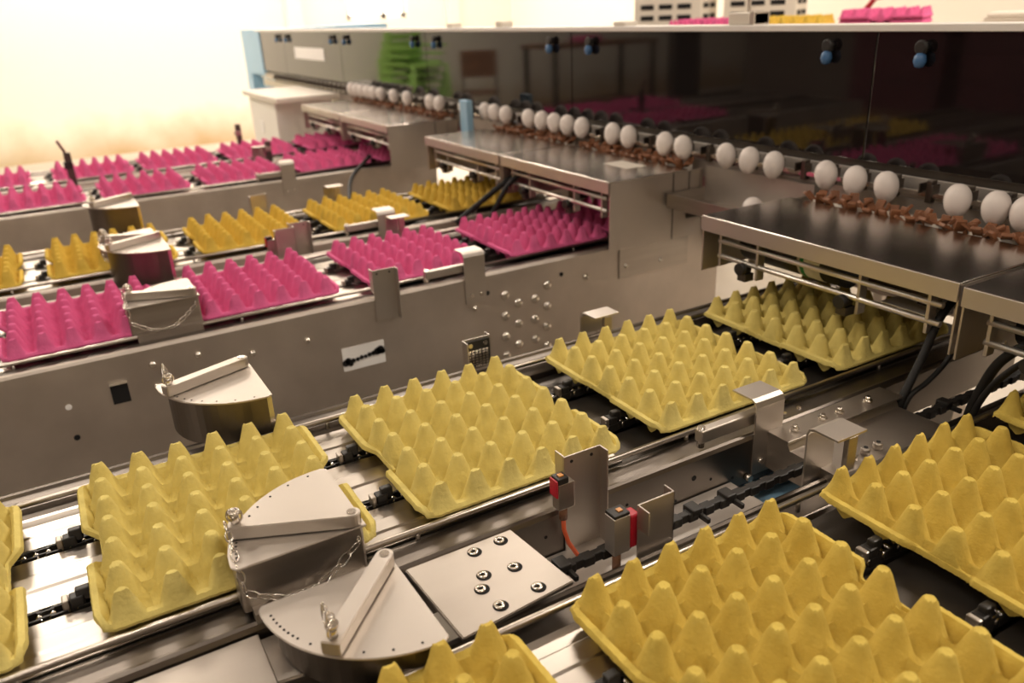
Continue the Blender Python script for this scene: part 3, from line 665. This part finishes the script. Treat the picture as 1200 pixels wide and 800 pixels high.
bt = [('pink',-1.18,3.02,.404,'pink pulp egg tray at the bottom of the stack behind the machine'),('pink',-1.18,3.02,.424,'pink pulp egg tray in the middle of the stack behind the machine'),
      ('pink',-1.18,3.02,.444,'pink pulp egg tray on top of the stack behind the machine'),('golden',-1.45,2.78,.428,'yellow pulp egg tray beside the pink stack behind the machine'),
      ('pink',-1.70,2.60,.430,'single pink egg tray at the edge of the packing table')]
for i,(k,x,y,z,l) in enumerate(bt): tray(k,x,y-2.5*PY,z,l,'egg trays on the packing table',i,R(28))
for i in range(4):
    o = MB().box(-.16,.16,-.15,.15,0,.014,.003).build('cardboard_sheet','wood' if False else 'cream'); o.location = (-.86+.01*i,3.45,ZB+.351+i*.0145); o.rotation_euler.z = R(25)
    tag(o,f'tan cardboard sheet, {["bottom","second","third","top"][i]} of the four on the packing table','cardboard','cardboard sheets on the table')
r = thing('red_tape_gun',(-1.42,3.20,.35),'red handled tool lying behind the pink tray stack','tool')
MB().lathe([(0,0),(.05,0),(.055,.03),(.045,.07),(.02,.09),(0,.09)],(0,0,.0),16).build('body','red',r); MB().tube([(.0,.0,.08),(.03,.02,.13),(.10,.05,.14)],.012,8).build('handle','red',r)
# ventilated crates
def crate(x,y,z,label):
    r = thing('plastic_crate',(x,y,z),label,'crate','pale ventilated crates behind the machine',R(30))
    MB().box(-.19,.19,-.15,.15,0,.14,.004).build('crate_body','cream',r)
    for i in range(2):
        for j in range(3): MB().box(-.15+j*.105,-.075+j*.105,-.1525,-.1498,.03+i*.055,.055+i*.055).build('slot','hole',r); 
    for i in range(2):
        for j in range(2): MB().box(.1898,.1925,-.11+j*.12,-.02+j*.12,.03+i*.055,.055+i*.055).build('slot','hole',r)
r = thing('crate_table',(-2.55,3.55,-ZB),'low pallet table stacked with pale ventilated crates','table')
MB().box(-.45,.50,-.5,.5,ZB+.20,ZB+.235,.004).build('table_top','cream',r)
for x in (-.4,.45):
    for y in (-.45,.45): MB().box(x-.02,x+.02,y-.02,y+.02,0,ZB+.2).build('leg','steel',r)
for i,(x,y) in enumerate(((-2.72,3.28),(-2.38,3.62))):
    for k in range(3): crate(x,y,.236+k*.141,f'pale ventilated crate, {["bottom","middle","top"][k]} of the stack '+('beside the tray table' if i else 'facing the cream wall'))

# ------------------------------------------------------------------ things along the end wall, seen mirrored in the smoked covers
def green_chair(z, i):
    r = thing('plastic_chair',(-7.62+.047*i,-.83-.0125*i,-ZB+z),f'green plastic chair, {["bottom","second","third","fourth","top"][i]} of the nested stack by the end wall','chair','nested green chairs',R(75))
    MB().box(-.205,.205,-.20,.200,.42,.445,.01).build('seat','green',r)
    for sx in (-1,1):
        for sy in (-1,1): MB().cyl((sx*.224,sy*.19,.445),(sx*.250,sy*.235,.0),.020,8,.017).build('leg','green',r)
        MB().box(sx*.235-.02,sx*.235+.02,-.20,.20,.62,.645,.006).build('armrest','green',r)
        MB().box(sx*.20-.025,sx*.20+.025,.20,.235,.44,.86,.005).build('back_post','green',r)
    for k in range(5): MB().box(-.18,.18,.205,.228,.50+k*.072,.545+k*.072,.004).build('back_slat','green',r)
for i in range(5): green_chair(i*.085, i)
r = thing('brown_chair',(-7.35,-1.58,-ZB),'brown wooden chair beside the green chair stack','chair',None,R(-60))
MB().box(-.20,.20,-.20,.20,.43,.46,.01).build('seat','wood',r); MB().box(-.20,.20,.17,.20,.62,.90,.01).build('backrest','wood',r)
for sx in (-1,1):
    for sy in (-1,1): MB().cyl((sx*.18,sy*.18,.9 if sy>0 else .43),(sx*.19,sy*.19,0),.014,8).build('leg','dark_steel',r)
r = thing('work_table',(-7.3,-3.05,-ZB),'plain steel work table against the end wall','table')
MB().box(-.35,.35,-.75,.75,.86,.90,.004).build('table_top','wood',r)
for sx in (-1,1):
    for sy in (-1,1): MB().box(sx*.31-.025,sx*.31+.025,sy*.70-.025,sy*.70+.025,0,.86).build('leg','dark_steel',r)
MB().box(-.30,.30,-.70,.70,.20,.23).build('lower_shelf','wood',r)
for i,(z,l) in enumerate(((.053,'lower'),(.075,'upper'))): tray('pink',-7.3,-3.0-2.5*PY,z+.095,f'{l} pink egg tray on the work table by the end wall','trays on the work table',i)
r = thing('drum_fan',(-6.9,-4.35,-ZB),'large dark drum fan in a square housing by the end wall','fan',None,R(35))
MB().box(-.42,.42,.0,.30,.10,.98,.01).build('housing','black',r); MB().cyl((0,-.02,.54),(0,.01,.54),.34,24).build('grille','steel_wall',r); MB().box(-.4,.4,.0,.35,0,.10).build('foot','dark_steel',r)
r = thing('coat_rail',(-6.1,YF+.12,-ZB),'rail of blue work coats on the wall','coat rail')
MB().box(-.7,.7,-.02,.02,1.70,1.74).build('rail','wood',r)
for k in range(3): MB().box(-.55+k*.42,-.25+k*.42,.02,.12,.95,1.68,.03).build('coat','denim',r)
for i,(x,y,h) in enumerate(((-4.7,-5.6,1.5),(-3.5,-5.7,1.75),(-2.2,-5.6,1.6),(-.8,-5.7,1.8))):
    r = thing('crate_stack',(x,y,-ZB),f'tall dark maroon pallet load by the rear wall, {ORD[i]} from the coat rail','pallet load','maroon pallet loads')
    MB().box(-.55,.55,-.5,.5,0,.12,.005).build('pallet','wood',r)
    n = int(h/.3)
    for k in range(n): MB().box(-.53,.53,-.48,.48,.121+k*.3,.415+k*.3,.01).build('crate_layer','maroon',r)
